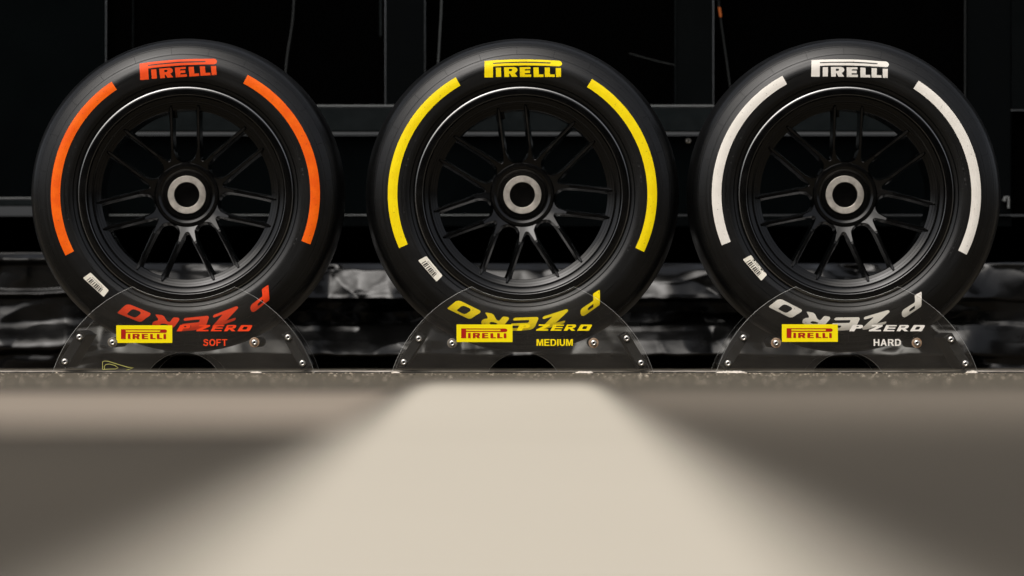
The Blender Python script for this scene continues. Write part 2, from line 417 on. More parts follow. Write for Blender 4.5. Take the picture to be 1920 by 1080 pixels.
MODEL = [
 za([(105,455),(290,305),(350,290),(410,300),(830,505),(852,532),(835,565),(640,690),(590,697),(540,680),(120,480)]),
 za([(318,500),(410,420),(460,405),(510,415),(610,462),(630,495),(615,525),(530,580),(490,592),(450,582),(330,522)]),
 za([(955,560),(990,556),(1100,575),(1150,610),(1185,680),(1215,725),(1255,742),(1285,730),(1340,660),(1375,643),(1470,658),(1493,688),(1480,720),(1380,840),(1330,880),(1250,900),(1050,880),(930,850),(875,815),(865,770),(890,725),(940,700),(1005,690),(1010,655)]),
 za([(1045,795),(1085,768),(1150,772),(1230,800),(1205,830),(1080,825)]),
 zb([(-95,705),(-70,680),(-40,672),(440,655),(468,668),(475,700),(400,870),(360,915),(290,945),(100,962),(-170,968),(-187,945),(-165,916),(30,905),(57,885),(65,852),(-140,852),(-152,830),(-125,803),(235,788),(260,770),(268,723),(-70,735),(-92,724)]),
 zb([(572,690),(572,665),(600,640),(1080,487),(1120,480),(1147,500),(1140,530),(868,788),(1060,738),(1082,745),(1072,775),(1040,800),(640,925),(570,935),(540,915),(545,890),(785,655),(770,648),(610,700),(585,700)]),
 zb([(1705,140),(1730,115),(1840,50),(1860,55),(1863,350),(1850,390),(1540,610),(1490,635),(1450,625),(1425,580),(1425,520),(1450,470),(1500,430),(1700,300),(1715,270)]),
 zb([(1590,462),(1620,430),(1716,360),(1716,430),(1620,495),(1590,500)]),
]
def arc(r0, r1, a0, a1, n=60):
    o = [(r1 * math.cos(R(a0 + (a1 - a0) * i / n)), r1 * math.sin(R(a0 + (a1 - a0) * i / n))) for i in range(n + 1)]
    i_ = [(r0 * math.cos(R(a0 + (a1 - a0) * i / n)), r0 * math.sin(R(a0 + (a1 - a0) * i / n))) for i in range(n + 1)]
    return [o + i_[::-1]]
stripe_l = arc(235, 253, 119.7, 203.6)
stripe_r = arc(235, 253, -25.4, 58.9)
# paper barcode label on the sidewall
A, B_, C_, D_ = [(x - CX, -(y - CY)) for x, y in ((783.5, 488.5), (799, 480), (829.5, 517), (818.5, 528.5))]
def uv(u, v):
    p = [(A[k] * (1 - v) + B_[k] * v) * (1 - u) + (D_[k] * (1 - v) + C_[k] * v) * u for k in (0, 1)]; return tuple(p)
lab = round_poly([uv(0, 0), uv(0, 1), uv(1, 1), uv(1, 0)], 2.2)
bars = []; u = .15
rb = random.Random(3)
while u < .84:
    wb_ = rb.choice([.026, .034, .05]); bars.append([[uv(u, .06), uv(u, .62), uv(u + wb_, .62), uv(u + wb_, .06)]]); u += wb_ + rb.choice([.026, .034, .05])
u = .2
while u < .78:
    bars.append([[uv(u, .72), uv(u, .80), uv(u + .02, .80), uv(u + .02, .72)]]); u += rb.choice([.035, .045, .06])

# rim
rp = [(202.5, .047), (202.6, .0300), (202.2, .0288), (200.2, .0273), (197, .0268), (191, .0268), (188.2, .0268), (186.9, .0280), (184.9, .0315), (184.3, .0345), (181, .0365), (177.4, .0405), (177.0, .0465),
      (174.2, .0470), (173.6, .0490), (170, .0515), (169.6, .0530), (165.5, .0560), (165.1, .0575), (160.6, .0615), (160.0, .0650), (161, .085), (163, .20), (164, .30), (172, .303), (172, .22), (185, .10), (196, .060)]
rim_me = lathe('rim', [(r * S, y - TYRE_C) for r, y in rp], 192, closed=True, mi=[1 if k == 2 else 2 if k == 6 else 0 for k in range(len(rp))]); sharp(rim_me, 28); rim_me.materials.append(M['rim']); rim_me.materials.append(M['rimedge']); rim_me.materials.append(M['rimlip'])
# hub barrel (lathe): lip, dish, seat, bore
hp = [(62, .115), (62, .0755), (59.5, .0725), (58.6, .0715), (53.4, .0715), (52.6, .0722), (49, .0755), (48.4, .0775), (44.6, .0815), (44.0, .0830), (37, .0832), (36.6, .088), (24, .090), (23.5, .16), (0.001, .165)]
hubring_me = lathe('hub_barrel', [(r * S, y - TYRE_C) for r, y in hp], 96); sharp(hubring_me, 25); hubring_me.materials.append(M['rim'])
wp = [(36.2, .084), (36.0, .0748), (35.4, .0742), (24.4, .0742), (23.8, .0748), (23.6, .150)]
washer_me = lathe('centre_ring', [(r * S, y - TYRE_C) for r, y in wp], 96, mi=[0, 0, 0, 0, 1]); sharp(washer_me, 25)
washer_me.materials.append(M['hubmetal']); washer_me.materials.append(M['socket'])
# star shaped hub: U notches between the two spokes of a pair, V notches between pairs
def star(ru, rc, vap, spin, spout, xs):
    pts = []
    for k in range(7):
        a = 2 * math.pi * k / 7; loc = []
        bs = -math.pi / 7
        for ph in (62, 31, 0, -31, -62):
            loc.append(((vap + 5) * math.cos(bs) + 5 * math.cos(bs + math.pi + R(ph)), (vap + 5) * math.sin(bs) + 5 * math.sin(bs + math.pi + R(ph))))
        loc.append((xs - 6, -spout)); loc.append((xs, -spout)); loc.append((xs, -spin))
        for t in range(-80, 81, 16): loc.append((rc - ru * math.cos(R(t)), ru * math.sin(R(t))))
        loc.append((xs, spin)); loc.append((xs, spout)); loc.append((xs - 6, spout))
        for x, z in loc: pts.append((x * math.cos(a) - z * math.sin(a), x * math.sin(a) + z * math.cos(a)))
    return pts
def hub_star():
    f = star(21.5, 81.5, 70.5, 22.2, 27.4, 86); b = star(17.5, 82, 75.5, 18.5, 31.0, 86)
    f2 = star(21.5 + .7, 81.5, 69.7, 22.9, 26.7, 86)
    bm = bmesh.new()
    def ring(pts, fy): return [bm.verts.new((x * S, fy(math.hypot(x, z)) - TYRE_C, z * S)) for x, z in pts]
    fy = lambda r: .0745 - (min(r, 90) - 60) * .00066
    inner = []
    for x, z in f2:
        r = math.hypot(x, z); inner.append((x / r * 59.5, z / r * 59.5))
    R0 = ring(inner, lambda r: .0745); R1 = ring(f2, fy); R2 = ring(f, lambda r: fy(r) + .0011); R3 = ring(b, lambda r: .112)
    n = len(f)
    for a, c in ((R0, R1), (R1, R2), (R2, R3)):
        for i in range(n):
            j = (i + 1) % n
            try: bm.faces.new((a[i], a[j], c[j], c[i]))
            except ValueError: pass
    bm.faces.new(R3)
    return sharp(from_bm('hub', bm), 25)
hub_me = hub_star(); hub_me.materials.append(M['rim'])
def spoke(sg):
    bm = bmesh.new(); rows = []
    secs = [(74, 24.8, 3.0, 12, .0690), (80, 24.8, 5.0, 14, .0622), (85.6, 24.8, 5.4, 14, .0582), (92, 24.9, 5.3, 13, .0566), (112, 25.1, 5.0, 12, .0555), (135, 25.3, 5.0, 12, .0542), (152, 25.4, 5.2, 13, .0525), (160, 25.5, 5.6, 15, .0505), (165.5, 25.5, 3.6, 18, .0490), (168, 25.5, 1.6, 20, .0530)]
    for x, lat, wf, wb_, yf in secs:
        z = lat * sg; row = []
        yb = min(.108, yf + .045); c = .9
        for dz, y in ((-wb_ / 2, yb), (-wf / 2 - .3, yf + .006), (-wf / 2, yf + .0012), (-wf / 2 + c, yf), (wf / 2 - c if wf > 2 * c else wf / 2 - c * .4, yf), (wf / 2, yf + .0012), (wf / 2 + .3, yf + .006), (wb_ / 2, yb)):
            row.append(bm.verts.new((x * S, y - TYRE_C, (z + dz) * S)))
        rows.append(row)
    for a, b in zip(rows, rows[1:]):
        for k in range(7): bm.faces.new((a[k], a[k + 1], b[k + 1], b[k]))
        bm.faces.new((a[7], a[0], b[0], b[7]))
    bm.faces.new(rows[0]); bm.faces.new(rows[-1])
    me = sharp(from_bm('spoke', bm), 25); me.materials.append(M['rim']); return me
spoke_me = [spoke(-1), spoke(1)]
bm = bmesh.new(); cylinder_y(bm, 0, 0, .0032, -.010, .012, 16); cylinder_y(bm, 0, 0, .0042, -.013, -.010, 16)
for v in bm.verts: v.co = Matrix.Rotation(R(65), 3, 'X') @ v.co
valve_me = sharp(from_bm('valve', bm)); valve_me.materials.append(M['rim'])
# moulded radial seams across the shoulder
bm = bmesh.new()
def seam(a, r0, r1, wd=.55):
    rr = [r0 + (r1 - r0) * i / 8 for i in range(9)]; prev = None
    for r in rr:
        y = ty(r) - TYRE_C; ca, sa = math.cos(a), math.sin(a); row = []
        for dz, dy in ((-wd / 2, .0002), (0, -.0005), (wd / 2, .0002)):
            row.append(bm.verts.new(((r * ca - dz * sa) * S, y + dy, (r * sa + dz * ca) * S)))
        if prev:
            for k in (0, 1): bm.faces.new((prev[k], prev[k + 1], row[k + 1], row[k]))
        prev = row
for k in range(72):
    seam(R(5 * k + 1), 278.9, 286)
    if k % 3 == 0: seam(R(5 * k + 2.2), 264, 277.5, .7)
for k in range(24): seam(R(15 * k + 4), 213.5, 221)
seam_me = sharp(from_bm('moulding_seam', bm), 60); seam_me.materials.append(M['rubber'])
# small embossed marks between bead and stripe
bm = bmesh.new(); rr_ = random.Random(5)
for a0 in (-28, 2, 172, 150):
    a = a0
    while a < a0 + 17:
        if rr_.random() < .78:
            r0 = 223.0; t = R(a); wd = rr_.choice([.5, .5, 2.2]); h0 = rr_.choice([0, 0, 2.4])
            pts = [(r0 + h0, -wd / 2), (r0 + h0, wd / 2), (r0 + 3.6, wd / 2), (r0 + 3.6, -wd / 2)]
            top = []
            for r, dz in pts: top.append(bm.verts.new(((r * math.cos(t) - dz * math.sin(t)) * S, ty(r) - TYRE_C - .0006, (r * math.sin(t) + dz * math.cos(t)) * S)))
            bm.faces.new(top)
        a += rr_.choice([.55, .8, 1.3])
emb_me = from_bm('embossing', bm); M['emb'] = principled('raised rubber marks', g(.018), .55, .4); emb_me.materials.append(M['emb'])

def make_wheel(cx, prot, rrot, barrot, barout, mstripe, mbrand, mmodel, label):
    """cx photo column of the wheel, prot / rrot: turn of tyre prints and rim (degrees anticlockwise)"""
    c = P(cx, 364, .02); Rt = 297.5 * S
    root = empty('racing_wheel', (c.x, TYRE_C, c.z - Rt))
    tag(root, label, 'racing wheel', 'racing wheels lined up in the stands')
    tyre = link('tyre', tyre_me, root, (0, 0, Rt)); tyre.rotation_euler.y = -R(prot)
    for lp in (stripe_l, stripe_r): link('stripe', decal('stripe', lp, [mstripe]), tyre)
    link('brand_lettering', decal('brand_lettering', BRAND, [mbrand]), tyre)
    link('model_lettering', decal('model_lettering', MODEL, [mmodel]), tyre)
    bd = Vector((-172.5, -140)).normalized() * barout; sh_ = lambda lp: [(x + bd.x, z + bd.y) for x, z in lp]
    link('barcode_label', decal('barcode_label', [sh_(lab)], [M['paper'], M['ink']], R(barrot - prot), extra=[[sh_(b[0])] for b in bars]), tyre)
    tag(link('moulding_seam', seam_me, tyre), kind='stuff')
    tag(link('embossing', emb_me, tyre), kind='stuff')
    rim = link('rim', rim_me, root, (0, .012, Rt)); rim.rotation_euler.y = -R(rrot)
    link('hub', hub_me, rim); link('hub_barrel', hubring_me, rim); link('centre_ring', washer_me, rim)
    for k in range(7):
        for s in (0, 1):
            o = link('spoke', spoke_me[s], rim); o.rotation_euler.y = -2 * math.pi * k / 7
    a = R(212.5)
    o = link('valve', valve_me, rim, (157 * S * math.cos(a), .085 - TYRE_C, 157 * S * math.sin(a))); o.rotation_euler.y = -(a - R(90)) + math.pi
    return root
w1 = make_wheel(347, 3.5, -114.6, 6.4, 16.5, M['orange'], M['brandorange'], M['redorange'], 'black racing wheel with orange sidewall stripes standing in the SOFT stand')
w2 = make_wheel(979.5, 0, -108.9, 0, 0, M['yellow'], M['yellow'], M['yellow'], 'black racing wheel with yellow sidewall stripes standing in the MEDIUM stand')
w3 = make_wheel(1587.5, -1.3, -117.7, -.2, -2, M['white'], M['white'], M['white'], 'black racing wheel with white sidewall stripes standing in the HARD stand')

# ---------------------------------------------------------------- stands
def plate_outline():
    """pixels relative to the foot centre (x right, z up)"""
    pts = []
    Rb, zc = 258.0, -79.0
    a0 = math.acos(245 / Rb * .999); a0 = math.atan2(79, 245.6); a1 = math.atan2(160 + 79, 95)
    for i in range(41): a = a0 + (a1 - a0) * i / 40; pts.append((Rb * math.cos(a), zc + Rb * math.sin(a)))
    # concave top following the rim
    Rc, zr = 198.0, 334.0
    b1 = math.atan2(160 - zr, 95)
    for i in range(1, 40):
        a = b1 + (-math.pi - 2 * b1) * i / 40; pts.append((Rc * math.cos(a), zr + Rc * math.sin(a)))
    for i in range(41): a = a1 + (a0 - a1) * i / 40; pts.append((-Rb * math.cos(a), zc + Rb * math.sin(a)))
    pts += [(-246.0, -1.5), (-66.4, -1.5)]
    ra, za_ = 77.0, -40.0
    e = math.acos(66 / 77.0)
    for i in range(33):
        a = math.pi - e + (2 * e - math.pi) * i / 32; pts.append((ra * math.cos(a), za_ + ra * math.sin(a)))
    pts += [(66.4, -1.5), (246.0, -1.5)]
    return pts
def plate_mesh():
    bm = fill([plate_outline()])
    for v in bm.verts: v.co = (v.co.x * S, 0, v.co.y * S)
    r = bmesh.ops.extrude_face_region(bm, geom=bm.faces[:])
    for v in [q for q in r['geom'] if isinstance(q, bmesh.types.BMVert)]: v.co.y += .005
    bmesh.ops.recalc_face_normals(bm, faces=bm.faces[:])
    for f in bm.faces:
        if abs(f.normal.y) < .5: f.material_index = 1
    ed = [e for e in bm.edges if len(e.link_faces) == 2 and abs(e.link_faces[0].normal.y - e.link_faces[1].normal.y) > .5 and e.verts[0].co.y < .001]
    old = set(f.index for f in bm.faces)
    r = bmesh.ops.bevel(bm, geom=ed, offset=.0007, segments=1, affect='EDGES', material=1)
    me = bpy.data.meshes.new('plate'); bm.to_mesh(me); bm.free()
    me.materials.append(M['acrylic']); me.materials.append(M['acryledge']); return me
plate_me = plate_mesh()
def flat(name, loops, mats, y, extra=None):
    bm = fill(loops)
    for f in bm.faces: f.material_index = 0
    for v in bm.verts: v.co = (v.co.x * S, y, v.co.y * S)
    me = bpy.data.meshes.new(name); bm.to_mesh(me); bm.free()
    for q in mats: me.materials.append(q)
    return me
def zs(pts): return [((850 + x / 16) - 856.2, -((600 + y / 16) - 641.2)) for x, y in pts]   # from the sticker's lower left corner
STK_BG = [round_poly([(0, 0), (105, 0), (105, 33), (0, 33)], .8, 2)]
STK = [
 zs([(240,250),(1560,252),(1595,262),(1617,285),(1622,305),(1612,335),(1590,352),(1560,357),(385,352),(385,542),(240,542)]),
 zs([(385,276),(1405,280),(1425,303),(1405,326),(385,323)]),
 zs([(445,388),(522,388),(522,542),(445,542)]),
 zs([(588,388),(765,386),(798,402),(802,440),(790,468),(768,476),(805,542),(724,542),(694,492),(664,492),(662,542),(588,542)]), zs([(662,418),(715,418),(728,434),(715,452),(662,453)]),
 zs([(865,388),(1045,388),(1045,415),(942,415),(942,448),(1040,448),(1040,477),(942,477),(942,512),(1056,512),(1056,542),(865,542)]),
 zs([(1115,394),(1196,394),(1200,512),(1277,514),(1277,542),(1118,542)]),
 zs([(1315,394),(1393,394),(1397,512),(1477,514),(1477,542),(1320,542)]),
 zs([(1515,396),(1592,396),(1594,542),(1518,542)]),
]
def zt(pts): return [((970 + x / 12.8) - 980, -((600 + y / 12.8) - 698)) for x, y in pts]
TXT = [
 zt([(-25,258),(65,104),(265,104),(305,118),(312,140),(296,170),(255,190),(140,193),(96,258)]), zt([(150,146),(172,130),(212,134),(202,156),(152,159)]),
 zt([(508,140),(522,104),(782,106),(778,140),(600,222),(742,222),(738,257),(446,257),(456,226),(640,142)]),
 zt([(792,257),(868,108),(1125,110),(1112,139),(932,140),(918,166),(1092,168),(1080,196),(902,196),(888,226),(1066,228),(1052,257)]),
 zt([(1112,257),(1190,110),(1375,106),(1408,120),(1408,150),(1380,182),(1322,196),(1392,257),(1300,257),(1240,204),(1196,257)]), zt([(1228,140),(1322,138),(1330,150),(1308,166),(1214,168)]),
 zt([(1436,257),(1450,228),(1520,120),(1545,108),(1775,110),(1795,120),(1785,150),(1722,250),(1700,257)]), zt([(1592,148),(1672,148),(1682,160),(1650,216),(1560,218),(1552,206)]),
]
def thick(pts, w):
    l, r = [], []
    for i, p in enumerate(pts):
        a = Vector(pts[max(i - 1, 0)]); b = Vector(pts[min(i + 1, len(pts) - 1)]); d = (b - a).normalized(); n = Vector((-d.y, d.x)) * w / 2
        l.append((p[0] + n.x, p[1] + n.y)); r.append((p[0] - n.x, p[1] - n.y))
    return l + r[::-1]
def ell(cx, cy, rx, ry, n=20): return [(cx + rx * math.cos(2 * math.pi * i / n), cy + ry * math.sin(2 * math.pi * i / n)) for i in range(n)]
t_ = .21
GL = {
 'M': (.95, [[(0, 0), (0, 1), (.29, 1), (.475, .38), (.66, 1), (.95, 1), (.95, 0), (.755, 0), (.755, .72), (.56, 0), (.39, 0), (.195, .72), (.195, 0)]]),
 'E': (.74, [[(0, 0), (0, 1), (.73, 1), (.73, .83), (t_, .83), (t_, .6), (.68, .6), (.68, .43), (t_, .43), (t_, .17), (.75, .17), (.75, 0)]]),
 'D': (.80, [[(0, 0), (0, 1), (.42, 1), (.58, .97), (.70, .89), (.78, .76), (.81, .60), (.81, .40), (.78, .24), (.70, .11), (.58, .03), (.42, 0)], [(t_, .17), (t_, .83), (.40, .83), (.54, .77), (.60, .62), (.60, .38), (.54, .23), (.40, .17)]]),
 'I': (.21, [[(0, 0), (0, 1), (t_, 1), (t_, 0)]]),
 'U': (.78, [[(0, 1), (0, .35), (.06, .14), (.2, .02), (.39, -.02), (.58, .02), (.72, .14), (.78, .35), (.78, 1), (.57, 1), (.57, .36), (.52, .22), (.39, .155), (.26, .22), (t_, .36), (t_, 1)]]),
 'S': (.74, [thick([(.66, .74), (.60, .86), (.46, .92), (.30, .92), (.16, .85), (.13, .72), (.20, .61), (.40, .53), (.58, .45), (.64, .31), (.60, .16), (.46, .08), (.28, .08), (.13, .16), (.08, .29)], .19)]),
 'O': (.88, [ell(.44, .5, .45, .52), ell(.44, .5, .235, .345)]),
 'F': (.68, [[(0, 0), (0, 1), (.69, 1), (.69, .83), (t_, .83), (t_, .59), (.61, .59), (.61, .42), (t_, .42), (t_, 0)]]),
 'T': (.74, [[(.265, 0), (.265, .83), (0, .83), (0, 1), (.74, 1), (.74, .83), (.475, .83), (.475, 0)]]),
 'H': (.79, [[(0, 0), (0, 1), (t_, 1), (t_, .61), (.58, .61), (.58, 1), (.79, 1), (.79, 0), (.58, 0), (.58, .43), (t_, .43), (t_, 0)]]),
 'A': (.88, [[(0, 0), (.33, 1), (.55, 1), (.88, 0), (.655, 0), (.58, .23), (.295, .23), (.22, 0)], [(.35, .40), (.525, .40), (.438, .72)]]),
 'R': (.82, [[(0, 0), (0, 1), (.50, 1), (.68, .95), (.77, .82), (.77, .64), (.69, .50), (.57, .44), (.68, .30), (.85, 0), (.61, 0), (.45, .29), (.36, .41), (t_, .41), (t_, 0)], [(t_, .57), (t_, .83), (.47, .83), (.55, .76), (.55, .64), (.47, .57)]]),
}
def word(name, s, xc, width, z0, hgt, mat, y):
    gap = .13; tot = sum(GL[c][0] for c in s) + gap * (len(s) - 1); k = width / tot; x = xc - width / 2; loops = []
    for c in s:
        for lp in GL[c][1]: loops.append([(x + a * k, z0 + b * hgt) for a, b in lp])
        x += (GL[c][0] + gap) * k
    return flat(name, loops, [mat], y)
# bolt: domed head with a hex socket, axis Y, head towards -Y
def bolt_mesh():
    pr = [(.0, -.0016), (2.4, -.0016), (2.5, -.0045), (3.2, -.0050), (4.6, -.0042), (5.8, -.0024), (6.2, 0), (6.0, .0006)]
    me = lathe('bolt', [(max(r, .001) * S, y) for r, y in pr], 28, mi=[1, 1, 0, 0, 0, 0, 0]); sharp(me, 40)
    me.materials.append(M['steel']); me.materials.append(M['socket']); return me
bolt_me = bolt_mesh()
def washer_mesh(mat, ro):
    me = lathe('washer', [(4 * S, 0), (4 * S, -.0012), ((ro - .6) * S, -.0012), (ro * S, -.0006), (ro * S, 0)], 28); sharp(me, 30); me.materials.append(mat); return me
washer_mesh_a = washer_mesh(M['rust'], 9.6); washer_mesh_b = washer_mesh(M['washer'], 9.2)
def make_stand(fx, bolts, inner, stk, tx, wordspec, mtext, label):
    base = P(fx, 698, 0)
    root = empty('wheel_stand', (base.x, 0, 1.5 * S)); tag(root, label, 'wheel stand', 'clear wheel stands on the asphalt')
    fp = link('front_plate', plate_me, root, (0, 0, 0)); bp = link('back_plate', plate_me, root, (0, .330, 0))
    st = link('brand_sticker', flat('brand_sticker', [[(x + stk[0], z + stk[1]) for x, z in lp] for lp in STK_BG], [M['stickeryellow']], -.0006), root)
    link('brand_print', flat('brand_print', [[(x + stk[0], z + stk[1]) for x, z in lp] for lp in STK], [M['stickerred']], -.0010), st)
    link('model_lettering', flat('model_lettering', [[(x + tx[0], z + tx[1]) for x, z in lp] for lp in TXT], [mtext], -.0008), root)
    link('compound_lettering', word('compound_lettering', wordspec[0], wordspec[1], wordspec[2], 49.5, 12.6, mtext, -.0008), root)
    for (bx, by) in bolts:
        x = (bx - fx) * S; z = (698 - by) * S
        b = link('bolt', bolt_me, root, (x, -.0002, z))
    # black nylon spacer bars between the plates, one behind each pair of outer bolts
    for pr in (bolts[0:2], bolts[2:4]):
        (ax, ay), (bx, by) = pr
        p = Vector(((ax - fx) * S, 0, (698 - ay) * S)); q = Vector(((bx - fx) * S, 0, (698 - by) * S))
        d = (q - p); l = d.length; d.normalize(); nrm = Vector((d.z, 0, -d.x))
        bm = bmesh.new(); box(bm, (-.0105, .0055, -.012), (.0105, .3295, l + .011)); 
        bevel_all(bm, .0012, 1)
        o = link('spacer_bar', from_bm('spacer_bar', bm), root, p, mats=[M['spacer']])
        o.rotation_euler.y = math.atan2(d.x, d.z)
    for i, (bx, by) in enumerate(inner):
        x = (bx - fx) * S; z = (698 - by) * S
        bm = bmesh.new(); cylinder_y(bm, 0, 0, .0115, .0052, .3298, 24)
        link('support_rod', sharp(from_bm('support_rod', bm)), root, (x, 0, z), mats=[M['rod']])
        wa = link('washer', (washer_mesh_a if wordspec[0] == 'HARD' else washer_mesh_b, washer_mesh_a)[i], root, (x, -.0002, z)); link('bolt', bolt_me, root, (x, -.0014, z))
    return root
s1 = make_stand(344, [(149, 632), (121.5, 678), (540, 632.5), (567, 681)], [(211, 642), (477, 642)], (-126, 55), (-1, -1), ('SOFT', 59.5, 45), M['redorange'], 'clear plastic wheel stand marked SOFT, holding the orange striped wheel')
s2 = make_stand(980, [(785, 635), (757, 679), (1175, 634.6), (1202, 680.5)], [(847.6, 643.7), (1113, 643)], (-124, 56.6), (0, 0), ('MEDIUM', 60, 68), M['yellow'], 'clear plastic wheel stand marked MEDIUM, holding the yellow striped wheel')
s3 = make_stand(1588, [(1394, 633), (1365, 681), (1783, 636.5), (1810, 681.5)], [(1455, 643), (1719, 643)], (-122, 57), (16, -1), ('HARD', 75.5, 51), M['white'], 'clear plastic wheel stand marked HARD, holding the white striped wheel')
# yellow marker scribble on the first stand's plate
cu = bpy.data.curves.new('s', 'CURVE'); cu.dimensions = '3D'; cu.bevel_depth = .0008; cu.bevel_resolution = 1
for lp in ([(1155,198),(1153,112),(1175,102),(1215,104),(1330,140),(1440,172),(1502,176),(1470,190),(1420,205)], [(1155,198),(1230,192),(1300,192),(1330,178),(1290,150),(1230,135),(1190,140),(1172,165),(1178,190)]):
    sp = cu.splines.new('POLY'); sp.points.add(len(lp) - 1)
    for i, (x, y) in enumerate(lp): sp.points[i].co = ((x / 6 - 344) * S, -.0004, (698 - 660 - y / 6) * S, 1)
bm = curve_bm(cu); link('marker_scribble', from_bm('marker_scribble', bm), s1, mats=[M['scribble']])

# ---------------------------------------------------------------- white scraps at the feet of the stands
def scrap(px0, px1, hgt, Y, label, seed):
    rs = random.Random(seed); bm = bmesh.new()
    a = P(px0, 698, Y).x; b = P(px1, 698, Y).x; n = max(6, int((px1 - px0) / 2)); rows = []
    for i in range(n + 1):
        t = i / n; e = min(1, 5 * min(t, 1 - t) + .15); h_ = hgt * S * e * rs.uniform(.7, 1.15); d_ = .006 * e
        rows.append([bm.verts.new((a + (b - a) * t - (a + b) / 2, q, z)) for q, z in ((-d_, 0), (-d_ * .8, h_ * .75), (0, h_), (d_ * .8, h_ * .7), (d_, 0))])
    for i in range(n):
        for k in range(4): bm.faces.new((rows[i][k], rows[i][k + 1], rows[i + 1][k + 1], rows[i + 1][k]))
    bm.faces.new(rows[0]); bm.faces.new(rows[-1])
    o = link('tape_scrap', sharp(from_bm('tape_scrap', bm), 60), None, ((a + b) / 2, Y, .0003), mats=[M['scrap']])
    tag(o, label, 'tape scrap', 'white scraps under the stands')
scrap(469, 491, 3.2, -.012, 'small white scrap under the right half of the SOFT stand', 1)
scrap(1078, 1113, 3.6, -.012, 'flat white scrap under the right half of the MEDIUM stand', 2)
scrap(1342, 1401, 4.2, -.012, 'long crumpled white scrap under the left foot of the HARD stand', 3)
scrap(1810, 1834, 4.5, -.012, 'white scrap under the right foot of the HARD stand', 4)
scrap(733, 750, 2.6, -.012, 'tiny white crumbs at the left foot of the MEDIUM stand', 5)

# ---------------------------------------------------------------- black structure behind
YB = 1.0
fr = empty('black_steel_frame', P(960, 690, YB + .06)); fr.location.z = 0
tag(fr, 'black steel frame with rails, posts and dark panels behind the three wheels', 'steel frame')
fl = Vector(fr.location)
def bar(name, x0, x1, y0, y1, Ya, Yb, mat, parent=fr, bev=.0015):
    a = P(x0, y1, Ya); b = P(x1, y0, Ya); bm = bmesh.new()
    box(bm, (a.x, Ya, a.z), (b.x, Yb, b.z)); 
    if bev: bevel_all(bm, bev, 2)
    base = Vector((0, 0, 0)) if parent is None else fl
    me = from_bm(name, bm)
    for v in me.vertices: v.co -= base
    return link(name, me, parent, mats=[mat])
TOPY = -350
# panels (set back), rails, posts
bar('panel', -500, 197, TOPY, 371, YB + .035, YB + .06, M['panel'])
bar('panel', 199, 722, TOPY, 199, YB + .070, YB + .08, M['deepblack'])
bar('panel', 797, 1266, TOPY, 199, YB + .070, YB + .08, M['deepblack'])
bar('panel', 1338, 1809, TOPY, 199, YB + .070, YB + .08, M['deepblack'])
bar('panel', 1897, 2500, TOPY, 205, YB + .01, YB + .05, M['blackframe'])
bar('panel', 199, 1896, 254, 402, YB + .035, YB + .06, M['panel'])
bar('panel', -500, 2500, 405, 700, YB + .28, YB + .30, M['deepblack'])
bar('panel', 1897, 2500, 207, 402, YB + .06, YB + .08, M['deepblack'])
bar('rail', 199, 1800, 199.5, 247, YB, YB + .05, M['blackrail'], bev=.003)
bar('rail_lit_line', 199, 1800, 251, 252.6, YB + .015, YB + .034, M['edge'], bev=.0008)  # pale bar puts the lit line below the rail into the colour
bar('rail', 199, 1896, 404, 425, YB + .03, YB + .07, M['blackpost'], bev=.002)
bar('rail', -500, 197, 373, 386, YB, YB + .05, M['blackrail'], bev=.002)
bar('post', 723, 796, TOPY, 198, YB + .012, YB + .06, M['blackpost'], bev=0)
bar('post', 1267, 1337, TOPY, 198, YB + .006, YB + .06, M['blackframe'], bev=.001)
bar('post', 1811, 1896, TOPY, 402, YB + .012, YB + .055, M['blackpost'], bev=.003)
def thin(x0, x1, y0, y1, Y=YB - .002): return bar('edge_strip', x0, x1, y0, y1, Y, Y + .003, M['edge'], bev=0)
thin(199, 1338, 196.8, 199.2)  # highlight along the rail's top edge, put in as a pale strip
thin(199, 1200, 402.3, 404, YB + .026)
thin(-500, 197, 370, 371.8)
e = bar('edge_strip', 1265.2, 1266.6, TOPY, 196.5, YB + .002, YB + .006, M['blackrail'], bev=0)
e = bar('edge_strip', 1808.8, 1810.2, TOPY, 402, YB + .002, YB + .010, M['corddark'], bev=0)
e = bar('edge_strip', 248.5, 249.8, TOPY, 198, YB + .060, YB + .066, M['blackrail'], bev=0)
e = bar('edge_strip', 711.5, 715.5, TOPY, 68, YB + .050, YB + .056, M['blackrail'], bev=0)
# bolt head on the rail and latch at the right
b = link('bolt', bolt_me, fr, P(1290.5, 264, YB + .030) - fl); b.scale = (.95, 1, .95)
def latch():
    bm = bmesh.new(); a = P(1888, 376, YB)
    for (x0, x1, z0, z1, yy) in ((-6, -3, -2, 8, -.012), (-3, 4, 5, 8, -.010), (1, 4, -16, 8, -.014), (-8, -5, 0, 3, -.006)):
        box(bm, (x0 * S * 1.08, yy, z0 * S), (x1 * S * 1.08, .012, z1 * S))
    bevel_all(bm, .0006, 1)
    link('latch', from_bm('latch', bm), fr, a - fl, mats=[M['edge']])
latch()
def cord(pts, r, mat, Y, label):
    ps = [P(x, y, Y) for x, y in pts]; bot = ps[-1].copy()
    cu = bpy.data.curves.new('c', 'CURVE'); cu.dimensions = '3D'; cu.bevel_depth = r; cu.bevel_resolution = 2; cu.use_fill_caps = True
    sp = cu.splines.new('NURBS'); sp.points.add(len(ps) - 1); sp.order_u = 3; sp.use_endpoint_u = True
    for i, p in enumerate(ps): sp.points[i].co = (*(p - bot), 1)
    bm = curve_bm(cu); bmesh.ops.remove_doubles(bm, verts=bm.verts[:], dist=1e-6)
    return tag(link('hanging_cord', sharp(from_bm('hanging_cord', bm), 60), None, bot, mats=[mat]), label, 'cord', 'cords hanging before the black panels')
